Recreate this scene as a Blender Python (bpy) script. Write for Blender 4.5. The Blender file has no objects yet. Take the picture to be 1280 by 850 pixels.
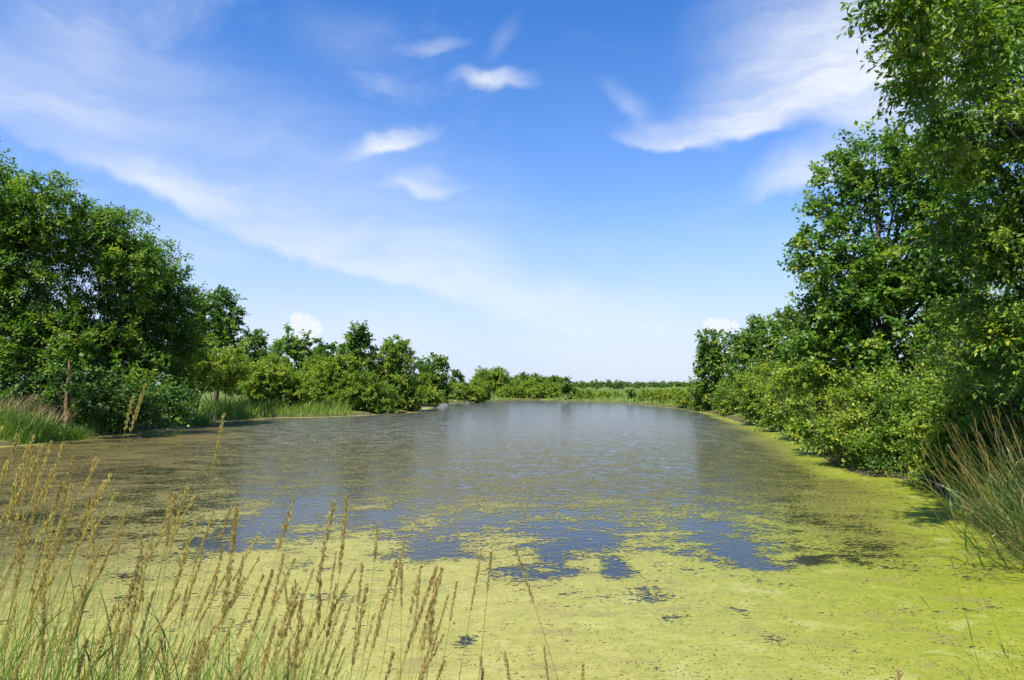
import bpy, math, random
import numpy as np
from mathutils import Vector

random.seed(7)
rng = np.random.default_rng(7)
sc = bpy.context.scene
R = math.radians

# ------------------------------------------------------------------ camera, sky, sun, exposure
FPX, HOR, CAMZ = 850.0, 482.0, 2.2            # focal length and horizon row in a 1280 x 850 photo
PITCH = math.atan((HOR - 425.0) / FPX)
cam_d = bpy.data.cameras.new('camera')
cam = bpy.data.objects.new('camera', cam_d)
sc.collection.objects.link(cam)
cam.location = (0, 0, CAMZ)
cam.rotation_euler = (math.pi / 2 + PITCH, 0, 0)
cam_d.sensor_width = 36.0
cam_d.lens = 36.0 * FPX / 1280.0
cam_d.clip_start = 0.05
cam_d.clip_end = 20000.0
sc.camera = cam

SUN_EL, SUN_AZ = R(56), R(-147)               # azimuth from +Y towards +X: behind the camera, to the left
TO_SUN = Vector((math.cos(SUN_EL) * math.sin(SUN_AZ), math.cos(SUN_EL) * math.cos(SUN_AZ), math.sin(SUN_EL)))
sun_d = bpy.data.lights.new('sun', 'SUN')
sun_d.energy = 4.7
sun_d.angle = R(0.55)
sun_d.color = (1.0, 0.95, 0.86)
sun = bpy.data.objects.new('sun', sun_d)
sun.rotation_euler = TO_SUN.to_track_quat('Z', 'Y').to_euler()
sun.location = (0, -20, 40)
sc.collection.objects.link(sun)

sc.view_settings.view_transform = 'Standard'
sc.view_settings.look = 'None'
sc.view_settings.gamma = 1.0
sc.view_settings.exposure = 0.95
sc.cycles.use_denoising = True
sc.cycles.max_bounces = 8
sc.cycles.transparent_max_bounces = 12
sc.cycles.caustics_reflective = False
sc.cycles.caustics_refractive = False


def px_dir(x, y):
    """unit world direction of a photo pixel"""
    a, b = (x - 640.0) / FPX, (425.0 - y) / FPX
    c, s = math.cos(PITCH), math.sin(PITCH)
    return Vector((a, c - b * s, s + b * c)).normalized()


def px_sky(x, y):
    d = px_dir(x, y)
    return math.atan2(d.x, d.y), math.asin(d.z)


def G(x, y, z=0.0):
    d = px_dir(x, y)
    t = (z - CAMZ) / d.z
    return np.array([d.x * t, d.y * t])


def at(x, y, D):
    """world point of a pixel at depth Y = D"""
    d = px_dir(x, y)
    t = D / d.y
    return np.array([d.x * t, D, CAMZ + d.z * t])


world = bpy.data.worlds.new('World')
sc.world = world
world.use_nodes = True
wt = world.node_tree
wt.nodes.clear()


class NT:
    """small node-tree writer"""
    def __init__(s, tree):
        s.t = tree

    def n(s, kind, **kw):
        nd = s.t.nodes.new(kind)
        for k, v in kw.items():
            setattr(nd, k, v)
        return nd

    def put(s, sock, v):
        if isinstance(v, bpy.types.NodeSocket):
            s.t.links.new(v, sock)
        else:
            sock.default_value = v

    def math(s, op, a, b=None, c=None, clamp=False):
        nd = s.n('ShaderNodeMath', operation=op, use_clamp=clamp)
        for i, v in enumerate((a, b, c)):
            if v is not None:
                s.put(nd.inputs[i], v)
        return nd.outputs[0]

    def vmath(s, op, a, b=None):
        nd = s.n('ShaderNodeVectorMath', operation=op)
        s.put(nd.inputs[0], a)
        if b is not None:
            s.put(nd.inputs[1], b)
        return nd.outputs['Value'] if op in ('LENGTH', 'DOT_PRODUCT') else nd.outputs[0]

    def ramp(s, v, a, b, c=0.0, d=1.0, smooth=True):
        nd = s.n('ShaderNodeMapRange', interpolation_type='SMOOTHSTEP' if smooth else 'LINEAR')
        s.put(nd.inputs['Value'], v)
        for k, q in (('From Min', a), ('From Max', b), ('To Min', c), ('To Max', d)):
            s.put(nd.inputs[k], q)
        return nd.outputs[0]

    def noise(s, vec, scale, detail=4.0, rough=0.55, dist=0.0):
        nd = s.n('ShaderNodeTexNoise')
        if vec is not None:
            s.put(nd.inputs['Vector'], vec)
        nd.inputs['Scale'].default_value = scale
        nd.inputs['Detail'].default_value = detail
        nd.inputs['Roughness'].default_value = rough
        nd.inputs['Distortion'].default_value = dist
        return nd

    def mixc(s, f, a, b, blend='MIX'):
        nd = s.n('ShaderNodeMix', data_type='RGBA', blend_type=blend)
        s.put(nd.inputs[0], f)
        s.put(nd.inputs[6], a)
        s.put(nd.inputs[7], b)
        return nd.outputs[2]

    def mapping(s, vec, loc=(0, 0, 0), rot=(0, 0, 0), scale=(1, 1, 1), kind='POINT'):
        nd = s.n('ShaderNodeMapping', vector_type=kind)
        s.put(nd.inputs['Vector'], vec)
        nd.inputs['Location'].default_value = loc
        nd.inputs['Rotation'].default_value = rot
        nd.inputs['Scale'].default_value = scale
        return nd.outputs[0]

    def link(s, a, b):
        s.t.links.new(a, b)


def build_sky():
    N = NT(wt)
    sky = N.n('ShaderNodeTexSky', sky_type='NISHITA', sun_disc=False)
    sky.sun_elevation = SUN_EL
    sky.sun_rotation = SUN_AZ
    sky.altitude = 200.0
    sky.air_density = 1.0
    sky.dust_density = 0.6
    sky.ozone_density = 2.5
    hs = N.n('ShaderNodeHueSaturation')
    hs.inputs['Saturation'].default_value = 1.22
    hs.inputs['Value'].default_value = 1.0
    N.link(sky.outputs[0], hs.inputs['Color'])
    tc = N.n('ShaderNodeTexCoord')
    sep = N.n('ShaderNodeSeparateXYZ')
    N.link(tc.outputs['Generated'], sep.inputs[0])
    az = N.math('ARCTAN2', sep.outputs[0], sep.outputs[1])
    el = N.math('ARCSINE', sep.outputs[2])
    co = N.n('ShaderNodeCombineXYZ')
    N.link(az, co.inputs[0]); N.link(el, co.inputs[1])
    P = co.outputs[0]
    w1 = N.vmath('SUBTRACT', N.noise(tc.outputs['Generated'], 5.0, 3.0, 0.55).outputs['Color'], (0.5, 0.5, 0.5))
    w1n = N.n('ShaderNodeVectorMath', operation='SCALE'); N.link(w1, w1n.inputs[0]); w1n.inputs['Scale'].default_value = 0.10
    w2 = N.vmath('SUBTRACT', N.noise(tc.outputs['Generated'], 26.0, 4.0, 0.6).outputs['Color'], (0.5, 0.5, 0.5))
    w2n = N.n('ShaderNodeVectorMath', operation='SCALE'); N.link(w2, w2n.inputs[0]); w2n.inputs['Scale'].default_value = 0.022
    W = N.vmath('ADD', N.vmath('ADD', P, w1n.outputs[0]), w2n.outputs[0])
    feats = [  # x0, y0, x1, y1, half width above, below (photo px), opacity, inner edge
        (-300, 20, 120, 208, 56, 12, .46, 0), (0, 150, 330, 300, 46, 12, .66, 0), (200, 238, 520, 358, 46, 12, .66, 0),
        (400, 322, 700, 394, 62, 14, .62, 0), (560, 372, 860, 412, 46, 16, .58, 0), (-200, 70, 240, 165, 40, 30, .34, 0),
        (0, 90, 480, 260, 110, 80, .24, 0), (250, 190, 720, 340, 100, 60, .24, 0), (-100, 30, 300, 90, 60, 60, .22, 0),
        (556, 112, 690, 112, 16, 9, .72, 0), (590, 108, 650, 112, 12, 7, .6, 0), (410, 200, 556, 180, 20, 10, .70, 0), (440, 190, 510, 190, 16, 9, .6, 0), (480, 244, 590, 236, 20, 9, .70, 0),
        (480, 70, 590, 66, 14, 8, .34, 0), (610, 90, 660, 20, 16, 16, .14, 0),
        (770, 172, 900, 186, 20, 9, .62, .1), (830, 184, 1010, 150, 40, 10, .80, .1), (860, 160, 1180, 90, 95, 28, .80, 0), (980, 90, 1300, 60, 90, 70, .5, 0),
        (880, 50, 1300, 10, 130, 100, .62, 0), (760, 110, 840, 175, 24, 14, .28, 0), (960, 130, 1250, 110, 50, 30, .5, 0),
        (920, 244, 1120, 212, 40, 12, .72, 0), (1000, 200, 1300, 150, 50, 40, .45, 0),
        (80, -40, 130, 110, 60, 60, .26, 0), (350, 20, 520, 70, 50, 50, .14, 0),
        (200, 400, 620, 440, 50, 50, .30, 0), (620, 410, 1000, 430, 60, 60, .34, 0),
    ]
    heaps = [(382, 410, 17, 17), (371, 403, 9, 12), (392, 411, 12, 9), (898, 410, 15, 14), (907, 408, 14, 11), (890, 406, 8, 9)]
    tot = None
    for i, (x0, y0, x1, y1, hu, hl, op, edge) in enumerate(feats):
        a0, e0 = px_sky(x0, y0)
        a1, e1 = px_sky(x1, y1)
        th = math.atan2(e1 - e0, a1 - a0)
        L = math.hypot(a1 - a0, e1 - e0) / 2
        Wd = hu / FPX * math.cos((e0 + e1) / 2) ** 2
        m = N.mapping(W, ((a0 + a1) / 2, (e0 + e1) / 2, 0), (0, 0, th), (L * 1.25, Wd * 1.5, 1), 'TEXTURE')
        sx = N.n('ShaderNodeSeparateXYZ'); N.link(m, sx.inputs[0])
        yy = N.math('MAXIMUM', sx.outputs[1], N.math('MULTIPLY', sx.outputs[1], -hu / hl))
        d = N.math('SQRT', N.math('ADD', N.math('MULTIPLY', sx.outputs[0], sx.outputs[0]), N.math('MULTIPLY', yy, yy)))
        f = N.ramp(d, 1.0, edge, 0.0, op)
        inv = N.math('SUBTRACT', 1.0, f)
        tot = inv if tot is None else N.math('MULTIPLY', tot, inv)
    cover = N.math('SUBTRACT', 1.0, tot)
    w3 = N.vmath('SUBTRACT', N.noise(tc.outputs['Generated'], 60.0, 3.0, 0.6).outputs['Color'], (0.5, 0.5, 0.5))
    w3n = N.n('ShaderNodeVectorMath', operation='SCALE'); N.link(w3, w3n.inputs[0]); w3n.inputs['Scale'].default_value = 0.02
    W3 = N.vmath('ADD', P, w3n.outputs[0])
    heap = 0.0
    for (x, y, rx, ry) in heaps:
        a, e = px_sky(x, y)
        d = N.vmath('LENGTH', N.mapping(W3, (a, e, 0), (0, 0, 0), (rx / FPX * 1.15, ry / FPX * 1.15, 1), 'TEXTURE'))
        heap = N.math('MAXIMUM', heap, N.ramp(d, 1.0, .55, 0.0, .92))
    # feathery streaks that break the veils up
    st = N.noise(N.mapping(W, (0, 0, 0), (0, 0, R(-22)), (3.2, 17, 1)), 1.0, 6.0, 0.62, 0.4).outputs['Fac']
    st2 = N.noise(N.mapping(W, (3, 1, 0), (0, 0, R(14)), (5, 24, 1)), 1.0, 5.0, 0.6, 0.5).outputs['Fac']
    stm = N.math('ADD', N.math('MULTIPLY', st, 0.6), N.math('MULTIPLY', st2, 0.4))
    k = N.ramp(stm, 0.30, 0.64, 0.50, 1.15)
    cover = N.math('MULTIPLY', cover, k, clamp=True)
    # thin cirrus over the rest of the sky
    gen = N.noise(N.mapping(tc.outputs['Generated'], (2, 5, 1), (0, 0, R(35)), (1.3, 3.2, 4)), 1.6, 6.0, 0.6, 0.6).outputs['Fac']
    gen = N.math('MULTIPLY', N.ramp(gen, 0.50, 0.80, 0.0, 0.38), N.ramp(el, 0.0, 0.25, 0.2, 1.0))
    cover = N.math('MAXIMUM', cover, gen)
    # pale air low over the horizon
    hz = N.math('ADD', N.ramp(el, 0.30, 0.0, 0.0, 0.58), N.ramp(el, 0.60, 0.0, 0.0, 0.34))
    deep = N.mixc(1.0, hs.outputs[0], (0.68, 1.12, 1.54, 1), 'MULTIPLY')
    base = N.mixc(hz, deep, (4.9, 5.35, 6.5, 1))
    cloud = N.mixc(N.math('MAXIMUM', cover, heap), base, (6.1, 6.4, 6.9, 1))
    bg = N.n('ShaderNodeBackground')
    bg.inputs['Strength'].default_value = 0.077
    N.link(cloud, bg.inputs['Color'])
    out = N.n('ShaderNodeOutputWorld')
    N.link(bg.outputs[0], out.inputs['Surface'])


build_sky()


# ------------------------------------------------------------------ helpers
def mesh_obj(name, V, F, mat, parent=None, attrs=None, smooth=False, loops=3):
    """V (n,3), F (m,3|4) -> one linked mesh object"""
    V = np.asarray(V, np.float32); F = np.asarray(F, np.int32)
    k = F.shape[1]
    me = bpy.data.meshes.new(name)
    me.vertices.add(len(V)); me.vertices.foreach_set('co', V.ravel())
    me.loops.add(F.size); me.loops.foreach_set('vertex_index', F.ravel())
    me.polygons.add(len(F))
    me.polygons.foreach_set('loop_start', np.arange(0, F.size, k, dtype=np.int32))
    me.polygons.foreach_set('loop_total', np.full(len(F), k, np.int32))
    for an, av in (attrs or {}).items():
        a = me.attributes.new(an, 'FLOAT', 'POINT')
        a.data.foreach_set('value', np.asarray(av, np.float32))
    me.update(calc_edges=True)
    if smooth:
        me.polygons.foreach_set('use_smooth', np.ones(len(F), bool))
    me.materials.append(mat)
    o = bpy.data.objects.new(name, me)
    sc.collection.objects.link(o)
    o.parent = parent
    return o


def empty(name, loc, label, cat, group=None):
    o = bpy.data.objects.new(name, None)
    o.empty_display_size = 0.2
    sc.collection.objects.link(o)
    o.location = loc
    tag(o, label, cat, group)
    return o


def tag(o, label, cat=None, group=None, kind=None):
    o['label'] = label
    if cat: o['category'] = cat
    if group: o['group'] = group
    if kind: o['kind'] = kind
    return o


def nrm(v):
    return v / np.maximum(np.linalg.norm(v, axis=-1, keepdims=True), 1e-9)


def rand_dir(n):
    return nrm(rng.normal(size=(n, 3)))


def tube(path, rad, sides=6, jitter=0.0):
    path = np.asarray(path, float); rad = np.asarray(rad, float)
    n = len(path)
    t = nrm(np.gradient(path, axis=0))
    ref = np.array([0.31, 0.95, 0.05])
    a = nrm(np.cross(t, ref)); b = np.cross(t, a)
    ang = np.arange(sides) * 2 * math.pi / sides
    r = rad[:, None, None] * (1 + jitter * rng.normal(size=(n, sides, 1)))
    V = path[:, None, :] + r * (np.cos(ang)[None, :, None] * a[:, None, :] + np.sin(ang)[None, :, None] * b[:, None, :])
    V = V.reshape(-1, 3)
    i = np.arange(n - 1)[:, None] * sides; j = np.arange(sides)[None, :]; j2 = (j + 1) % sides
    F = np.stack([i + j, i + j2, i + sides + j2, i + sides + j], -1).reshape(-1, 4)
    return V, F


class Acc:
    def __init__(s): s.V = []; s.F = []; s.n = 0; s.A = []
    def add(s, V, F, a=None):
        s.V.append(V); s.F.append(F + s.n); s.n += len(V)
        if a is not None: s.A.append(np.broadcast_to(a, (len(V),)))
    def get(s): return np.concatenate(s.V), np.concatenate(s.F)
    def attr(s): return np.concatenate(s.A)


def curve_pts(p0, p1, sag, n=7, wob=0.0):
    t = np.linspace(0, 1, n)[:, None]
    p = p0 * (1 - t) + p1 * t + np.sin(t * math.pi) * np.asarray(sag)
    if wob:
        w = rng.normal(size=(n, 3)) * wob
        w[0] = 0
        p = p + w
    return p


# ------------------------------------------------------------------ materials
def new_mat(name):
    m = bpy.data.materials.new(name)
    m.use_nodes = True
    m.node_tree.nodes.clear()
    return m, NT(m.node_tree)


def leaf_mat(name, dark, mid, yellow, transl=0.3, rough=0.42, spec=0.4):
    m, N = new_mat(name)
    at_ = N.n('ShaderNodeAttribute', attribute_name='tone')
    geo = N.n('ShaderNodeNewGeometry')
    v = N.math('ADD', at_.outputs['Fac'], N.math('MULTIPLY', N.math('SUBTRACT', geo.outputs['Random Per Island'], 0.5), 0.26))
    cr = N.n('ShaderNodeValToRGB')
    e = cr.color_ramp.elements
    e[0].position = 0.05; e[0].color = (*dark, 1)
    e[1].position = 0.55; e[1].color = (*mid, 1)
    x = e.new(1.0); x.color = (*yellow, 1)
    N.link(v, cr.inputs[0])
    back = N.mixc(N.math('MULTIPLY', geo.outputs['Backfacing'], 0.35), cr.outputs[0], (0.16, 0.21, 0.12, 1))
    p = N.n('ShaderNodeBsdfPrincipled')
    N.link(back, p.inputs['Base Color'])
    p.inputs['Roughness'].default_value = rough
    p.inputs['Specular IOR Level'].default_value = spec
    tr = N.n('ShaderNodeBsdfTranslucent')
    N.link(N.mixc(1.0, cr.outputs[0], (1.15, 1.5, 0.5, 1), 'MULTIPLY'), tr.inputs['Color'])
    mx = N.n('ShaderNodeMixShader'); mx.inputs[0].default_value = transl
    N.link(p.outputs[0], mx.inputs[1]); N.link(tr.outputs[0], mx.inputs[2])
    o = N.n('ShaderNodeOutputMaterial'); N.link(mx.outputs[0], o.inputs[0])
    return m


def bark_mat(name, c0, c1, scale=9.0):
    m, N = new_mat(name)
    tc = N.n('ShaderNodeTexCoord')
    nz = N.noise(N.mapping(tc.outputs['Object'], scale=(1, 1, 0.22)), scale, 6, 0.65)
    c = N.mixc(N.ramp(nz.outputs['Fac'], 0.35, 0.65), (*c0, 1), (*c1, 1))
    p = N.n('ShaderNodeBsdfPrincipled'); N.link(c, p.inputs['Base Color'])
    p.inputs['Roughness'].default_value = 0.9
    b = N.n('ShaderNodeBump'); b.inputs['Strength'].default_value = 0.6; b.inputs['Distance'].default_value = 0.03
    N.link(nz.outputs['Fac'], b.inputs['Height']); N.link(b.outputs[0], p.inputs['Normal'])
    o = N.n('ShaderNodeOutputMaterial'); N.link(p.outputs[0], o.inputs[0])
    return m


M = {
    'maple': leaf_mat('maple_leaf', (.028, .080, .012), (.098, .192, .018), (.27, .32, .026), .36, .45, .35),
    'ash': leaf_mat('ash_leaf', (.030, .080, .012), (.112, .198, .017), (.31, .34, .028), .36, .46, .35),
    'willow': leaf_mat('willow_leaf', (.028, .080, .014), (.105, .198, .018), (.28, .33, .028), .38, .45, .35),
    'shrub': leaf_mat('shrub_leaf', (.042, .098, .012), (.145, .228, .020), (.29, .325, .03), .38, .48, .35),
    'poplar': leaf_mat('poplar_leaf', (.028, .078, .017), (.094, .176, .022), (.22, .275, .028), .36, .45, .35),
    'grass': leaf_mat('grass_blade', (.052, .125, .016), (.140, .235, .022), (.28, .32, .05), .34, .45, .3),
    'reed': leaf_mat('reed_blade', (.036, .080, .012), (.110, .160, .024), (.38, .31, .14), .25, .5, .3),
    'plume': leaf_mat('plume', (.20, .15, .08), (.36, .28, .16), (.52, .42, .26), .2, .8, .1),
    'seed': leaf_mat('seed_head', (.38, .21, .085), (.62, .40, .18), (.74, .55, .30), .45, .75, .12),
    'stem': leaf_mat('grass_stem', (.10, .13, .022), (.24, .235, .05), (.42, .34, .11), .1, .55, .3),
    'bark': bark_mat('bark', (.035, .028, .020), (.11, .090, .066)),
    'snag': bark_mat('snag_bark', (.09, .052, .030), (.24, .15, .085), 14),
}


def ground_mat():
    m, N = new_mat('ground')
    geo = N.n('ShaderNodeNewGeometry')
    at_ = N.n('ShaderNodeAttribute', attribute_name='shore')
    nz = N.noise(geo.outputs['Position'], 0.6, 6, 0.6).outputs['Fac']
    fine = N.noise(geo.outputs['Position'], 5.0, 6, 0.7).outputs['Fac']
    grass = N.mixc(N.ramp(nz, .35, .65), (.052, .090, .016, 1), (.125, .165, .028, 1))
    grass = N.mixc(N.math('MULTIPLY', N.ramp(fine, .45, .7), .5), grass, (.20, .17, .08, 1))
    mud = N.mixc(N.ramp(fine, .35, .7), (.05, .042, .022, 1), (.14, .12, .055, 1))
    f = N.ramp(N.math('ADD', at_.outputs['Fac'], N.math('MULTIPLY', N.math('SUBTRACT', nz, .5), .6)), .35, .75)
    c = N.mixc(f, mud, grass)
    p = N.n('ShaderNodeBsdfPrincipled'); N.link(c, p.inputs['Base Color'])
    p.inputs['Roughness'].default_value = .95
    p.inputs['Specular IOR Level'].default_value = .1
    b = N.n('ShaderNodeBump'); b.inputs['Strength'].default_value = .7; b.inputs['Distance'].default_value = .08
    N.link(fine, b.inputs['Height']); N.link(b.outputs[0], p.inputs['Normal'])
    o = N.n('ShaderNodeOutputMaterial'); N.link(p.outputs[0], o.inputs[0])
    return m


def water_mat():
    m, N = new_mat('pond_water')
    geo = N.n('ShaderNodeNewGeometry')
    p = N.n('ShaderNodeBsdfPrincipled')
    nz = N.noise(geo.outputs['Position'], 0.8, 4, .6).outputs['Fac']
    N.link(N.mixc(nz, (.010, .012, .010, 1), (.032, .030, .016, 1)), p.inputs['Base Color'])
    p.inputs['Roughness'].default_value = .15
    p.inputs['IOR'].default_value = 1.333
    p.inputs['Specular IOR Level'].default_value = .5
    b = N.n('ShaderNodeBump'); b.inputs['Strength'].default_value = .22; b.inputs['Distance'].default_value = .02
    N.link(N.noise(N.mapping(geo.outputs['Position'], scale=(1, 2.0, 1)), 3.5, 3, .5).outputs['Fac'], b.inputs['Height'])
    N.link(b.outputs[0], p.inputs['Normal'])
    o = N.n('ShaderNodeOutputMaterial'); N.link(p.outputs[0], o.inputs[0])
    return m


def weed_mat():
    """floating duckweed and algae: an open, torn sheet; 'cover' says how closed it is"""
    m, N = new_mat('duckweed')
    geo = N.n('ShaderNodeNewGeometry')
    P = geo.outputs['Position']
    cov = N.n('ShaderNodeAttribute', attribute_name='cover').outputs['Fac']
    hue = N.n('ShaderNodeAttribute', attribute_name='hue').outputs['Fac']
    brown = N.n('ShaderNodeAttribute', attribute_name='brown').outputs['Fac']
    big = N.noise(N.mapping(P, rot=(0, 0, R(-14)), scale=(.65, 1.0, 1)), 1.6, 6, .64, .5).outputs['Fac']
    mid = N.noise(N.mapping(P, rot=(0, 0, R(-14)), scale=(.62, 1.0, 1)), 6.5, 5, .72, .4).outputs['Fac']
    fine = N.noise(N.mapping(P, scale=(.6, 1, 1)), 26.0, 3, .75).outputs['Fac']
    grain = N.noise(P, 110.0, 2, .6).outputs['Fac']
    h_near = N.math('ADD', N.math('ADD', N.math('MULTIPLY', big, .30), N.math('MULTIPLY', mid, .34)), N.math('MULTIPLY', fine, .36))
    h_loose = N.math('ADD', N.math('ADD', N.math('MULTIPLY', big, .17), N.math('MULTIPLY', mid, .33)), N.math('MULTIPLY', fine, .50))
    loose = N.n('ShaderNodeAttribute', attribute_name='loose').outputs['Fac']
    hm = N.n('ShaderNodeMix', data_type='FLOAT')
    N.put(hm.inputs[0], loose); N.put(hm.inputs[2], h_near); N.put(hm.inputs[3], h_loose)
    h = hm.outputs[0]
    hh = N.ramp(h, .38, .62, 0.0, 1.0, False)
    solid = N.ramp(N.math('SUBTRACT', cov, hh), -.03, .06)
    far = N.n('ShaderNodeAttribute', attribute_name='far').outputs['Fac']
    # colour
    pale = N.mixc(hue, (.315, .290, .070, 1), (.215, .245, .012, 1))
    dark = N.mixc(hue, (.245, .232, .045, 1), (.165, .200, .010, 1))
    c = N.mixc(N.ramp(mid, .36, .62), dark, pale)
    c = N.mixc(N.math('MULTIPLY', N.ramp(big, .58, .75), .35), c, (.30, .27, .085, 1))
    old = N.noise(N.mapping(P, (7, 3, 0), (0, 0, R(10)), (.6, 1, 1)), 2.3, 6, .7, .6).outputs['Fac']
    c = N.mixc(N.math('MULTIPLY', N.ramp(old, .53, .66), .55), c, (.20, .165, .055, 1))
    c = N.mixc(N.math('MULTIPLY', N.ramp(old, .46, .34), .5), c, (.36, .35, .12, 1))
    br = N.mixc(N.ramp(mid, .38, .62), (.030, .024, .006, 1), (.160, .122, .028, 1))
    edge = N.ramp(N.math('SUBTRACT', cov, hh), .22, .0)
    c = N.mixc(N.math('MULTIPLY', edge, .45), c, (.11, .105, .035, 1))
    c = N.mixc(brown, c, br)
    c = N.mixc(far, c, N.mixc(N.ramp(mid, .4, .62), (.16, .17, .16, 1), (.36, .37, .34, 1)))  # far scum in pale grey, with soft sky reflection painted into its colour
    c = N.mixc(N.ramp(grain, .48, .64, 0, .75), c, N.mixc(.5, c, (.03, .03, .008, 1)))
    c = N.mixc(N.math('MULTIPLY', N.ramp(h, .52, .60), .45), c, N.mixc(.5, c, (.16, .12, .05, 1)))
    c = N.mixc(N.ramp(fine, .52, .70, 0, .45), c, (.085, .09, .018, 1))
    c = N.mixc(N.ramp(fine, .46, .30, 0, .25), c, (.34, .30, .11, 1))
    p = N.n('ShaderNodeBsdfPrincipled'); N.link(c, p.inputs['Base Color'])
    p.inputs['Roughness'].default_value = .55
    p.inputs['Specular IOR Level'].default_value = .35
    b = N.n('ShaderNodeBump'); b.inputs['Strength'].default_value = .35; b.inputs['Distance'].default_value = .012
    N.link(N.math('ADD', mid, N.math('MULTIPLY', fine, .5)), b.inputs['Height']); N.link(b.outputs[0], p.inputs['Normal'])
    tr = N.n('ShaderNodeBsdfTransparent')
    mx = N.n('ShaderNodeMixShader')
    N.link(solid, mx.inputs[0]); N.link(tr.outputs[0], mx.inputs[1]); N.link(p.outputs[0], mx.inputs[2])
    o = N.n('ShaderNodeOutputMaterial'); N.link(mx.outputs[0], o.inputs[0])
    return m


def simple_mat(name, c0, c1, scale, rough=.9, bump=.4):
    m, N = new_mat(name)
    tc = N.n('ShaderNodeTexCoord')
    nz = N.noise(tc.outputs['Object'], scale, 6, .65).outputs['Fac']
    p = N.n('ShaderNodeBsdfPrincipled')
    N.link(N.mixc(N.ramp(nz, .35, .65), (*c0, 1), (*c1, 1)), p.inputs['Base Color'])
    p.inputs['Roughness'].default_value = rough
    b = N.n('ShaderNodeBump'); b.inputs['Strength'].default_value = bump; b.inputs['Distance'].default_value = .03
    N.link(nz, b.inputs['Height']); N.link(b.outputs[0], p.inputs['Normal'])
    o = N.n('ShaderNodeOutputMaterial'); N.link(p.outputs[0], o.inputs[0])
    return m


# ------------------------------------------------------------------ the pond: shoreline, ground, water, duckweed
shore_px_right = [(1262, 686), (1225, 662), (1195, 634), (1165, 612), (1115, 597), (1075, 594), (1035, 577), (1010, 559),
                  (985, 547), (955, 535), (925, 528), (895, 518), (865, 512), (830, 508.5), (790, 505), (720, 502),
                  (660, 500.5), (600, 502), (550, 505), (530, 509), (515, 515), (470, 518), (400, 521), (330, 522.5),
                  (260, 528), (200, 536), (120, 546), (60, 553), (0, 558), (-40, 561)]
SH = [(-16.5, 19), (-13, 14.5), (-10, 10.2), (-7.4, 7.0), (-5, 5.0), (-2, 4.25), (1, 3.9), (3.2, 4.0), (4.7, 5.4), (6.1, 7.6)]
SH = np.array(SH + [tuple(G(*p)) for p in shore_px_right])


def smooth_closed(P, k=6):
    n = len(P); out = []
    for i in range(n):
        p0, p1, p2, p3 = P[i - 1], P[i], P[(i + 1) % n], P[(i + 2) % n]
        for t in np.arange(k) / k:
            out.append(.5 * (2 * p1 + (p2 - p0) * t + (2 * p0 - 5 * p1 + 4 * p2 - p3) * t * t + (3 * p1 - p0 - 3 * p2 + p3) * t ** 3))
    return np.array(out)


SHS = smooth_closed(SH, 4)


def shore_dist(X, Y):
    """signed distance to the waterline, positive on land"""
    P = np.stack([np.ravel(X), np.ravel(Y)], -1)
    best = np.full(len(P), 1e9); inside = np.zeros(len(P), bool)
    n = len(SHS)
    for i in range(n):
        a, b = SHS[i], SHS[(i + 1) % n]
        ab = b - a
        t = np.clip(((P - a) @ ab) / max(ab @ ab, 1e-9), 0, 1)
        d = P - a - t[:, None] * ab
        best = np.minimum(best, (d * d).sum(1))
        c = (a[1] > P[:, 1]) != (b[1] > P[:, 1])
        xx = a[0] + (P[:, 1] - a[1]) * ab[0] / (ab[1] if abs(ab[1]) > 1e-9 else 1e-9)
        inside ^= c & (P[:, 0] < xx)
    d = np.sqrt(best)
    return np.where(inside, -d, d).reshape(np.shape(X))


def sstep(x, a, b):
    t = np.clip((x - a) / (b - a), 0, 1)
    return t * t * (3 - 2 * t)


def wob(X, Y, s, seed=0):
    """cheap smooth noise, about -1..1"""
    r = np.random.default_rng(100 + seed)
    v = 0
    for k in range(7):
        a = r.uniform(0, 6.28); f = s * r.uniform(.6, 2.2); p = r.uniform(0, 6.28)
        v = v + np.sin((X * math.cos(a) + Y * math.sin(a)) * f + p) * r.uniform(.5, 1)
    return v / 3.5


def height(X, Y):
    X = np.asarray(X, float); Y = np.asarray(Y, float)
    d = shore_dist(X, Y)
    dist = np.hypot(X, Y)
    land = .10 * sstep(d, 0, .35) + .22 * sstep(d, .2, 1.6) + .26 * sstep(d, 1, 7) + .02 * wob(X, Y, 1.4, 1) * sstep(d, .3, 2)
    land = land + (.10 * wob(X, Y, .12, 2) + .10) * sstep(d, 6, 20) + .5 * sstep(dist, 300, 900)
    bed = -.55 * sstep(-d, 0, 2.5) - .10 * sstep(-d, 0, .25)
    return np.where(d > 0, land, bed)


def zg(x, y):
    return float(height(np.array([x]), np.array([y]))[0])


def polar(angs, rads):
    A, Rr = np.meshgrid(angs, rads)
    X = np.sin(A) * Rr; Y = np.cos(A) * Rr
    na = len(angs); nr = len(rads)
    i = np.arange(nr - 1)[:, None] * na; j = np.arange(na - 1)[None, :]
    F = np.stack([i + j, i + j + 1, i + na + j + 1, i + na + j], -1).reshape(-1, 4)
    return X.ravel(), Y.ravel(), F


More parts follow.
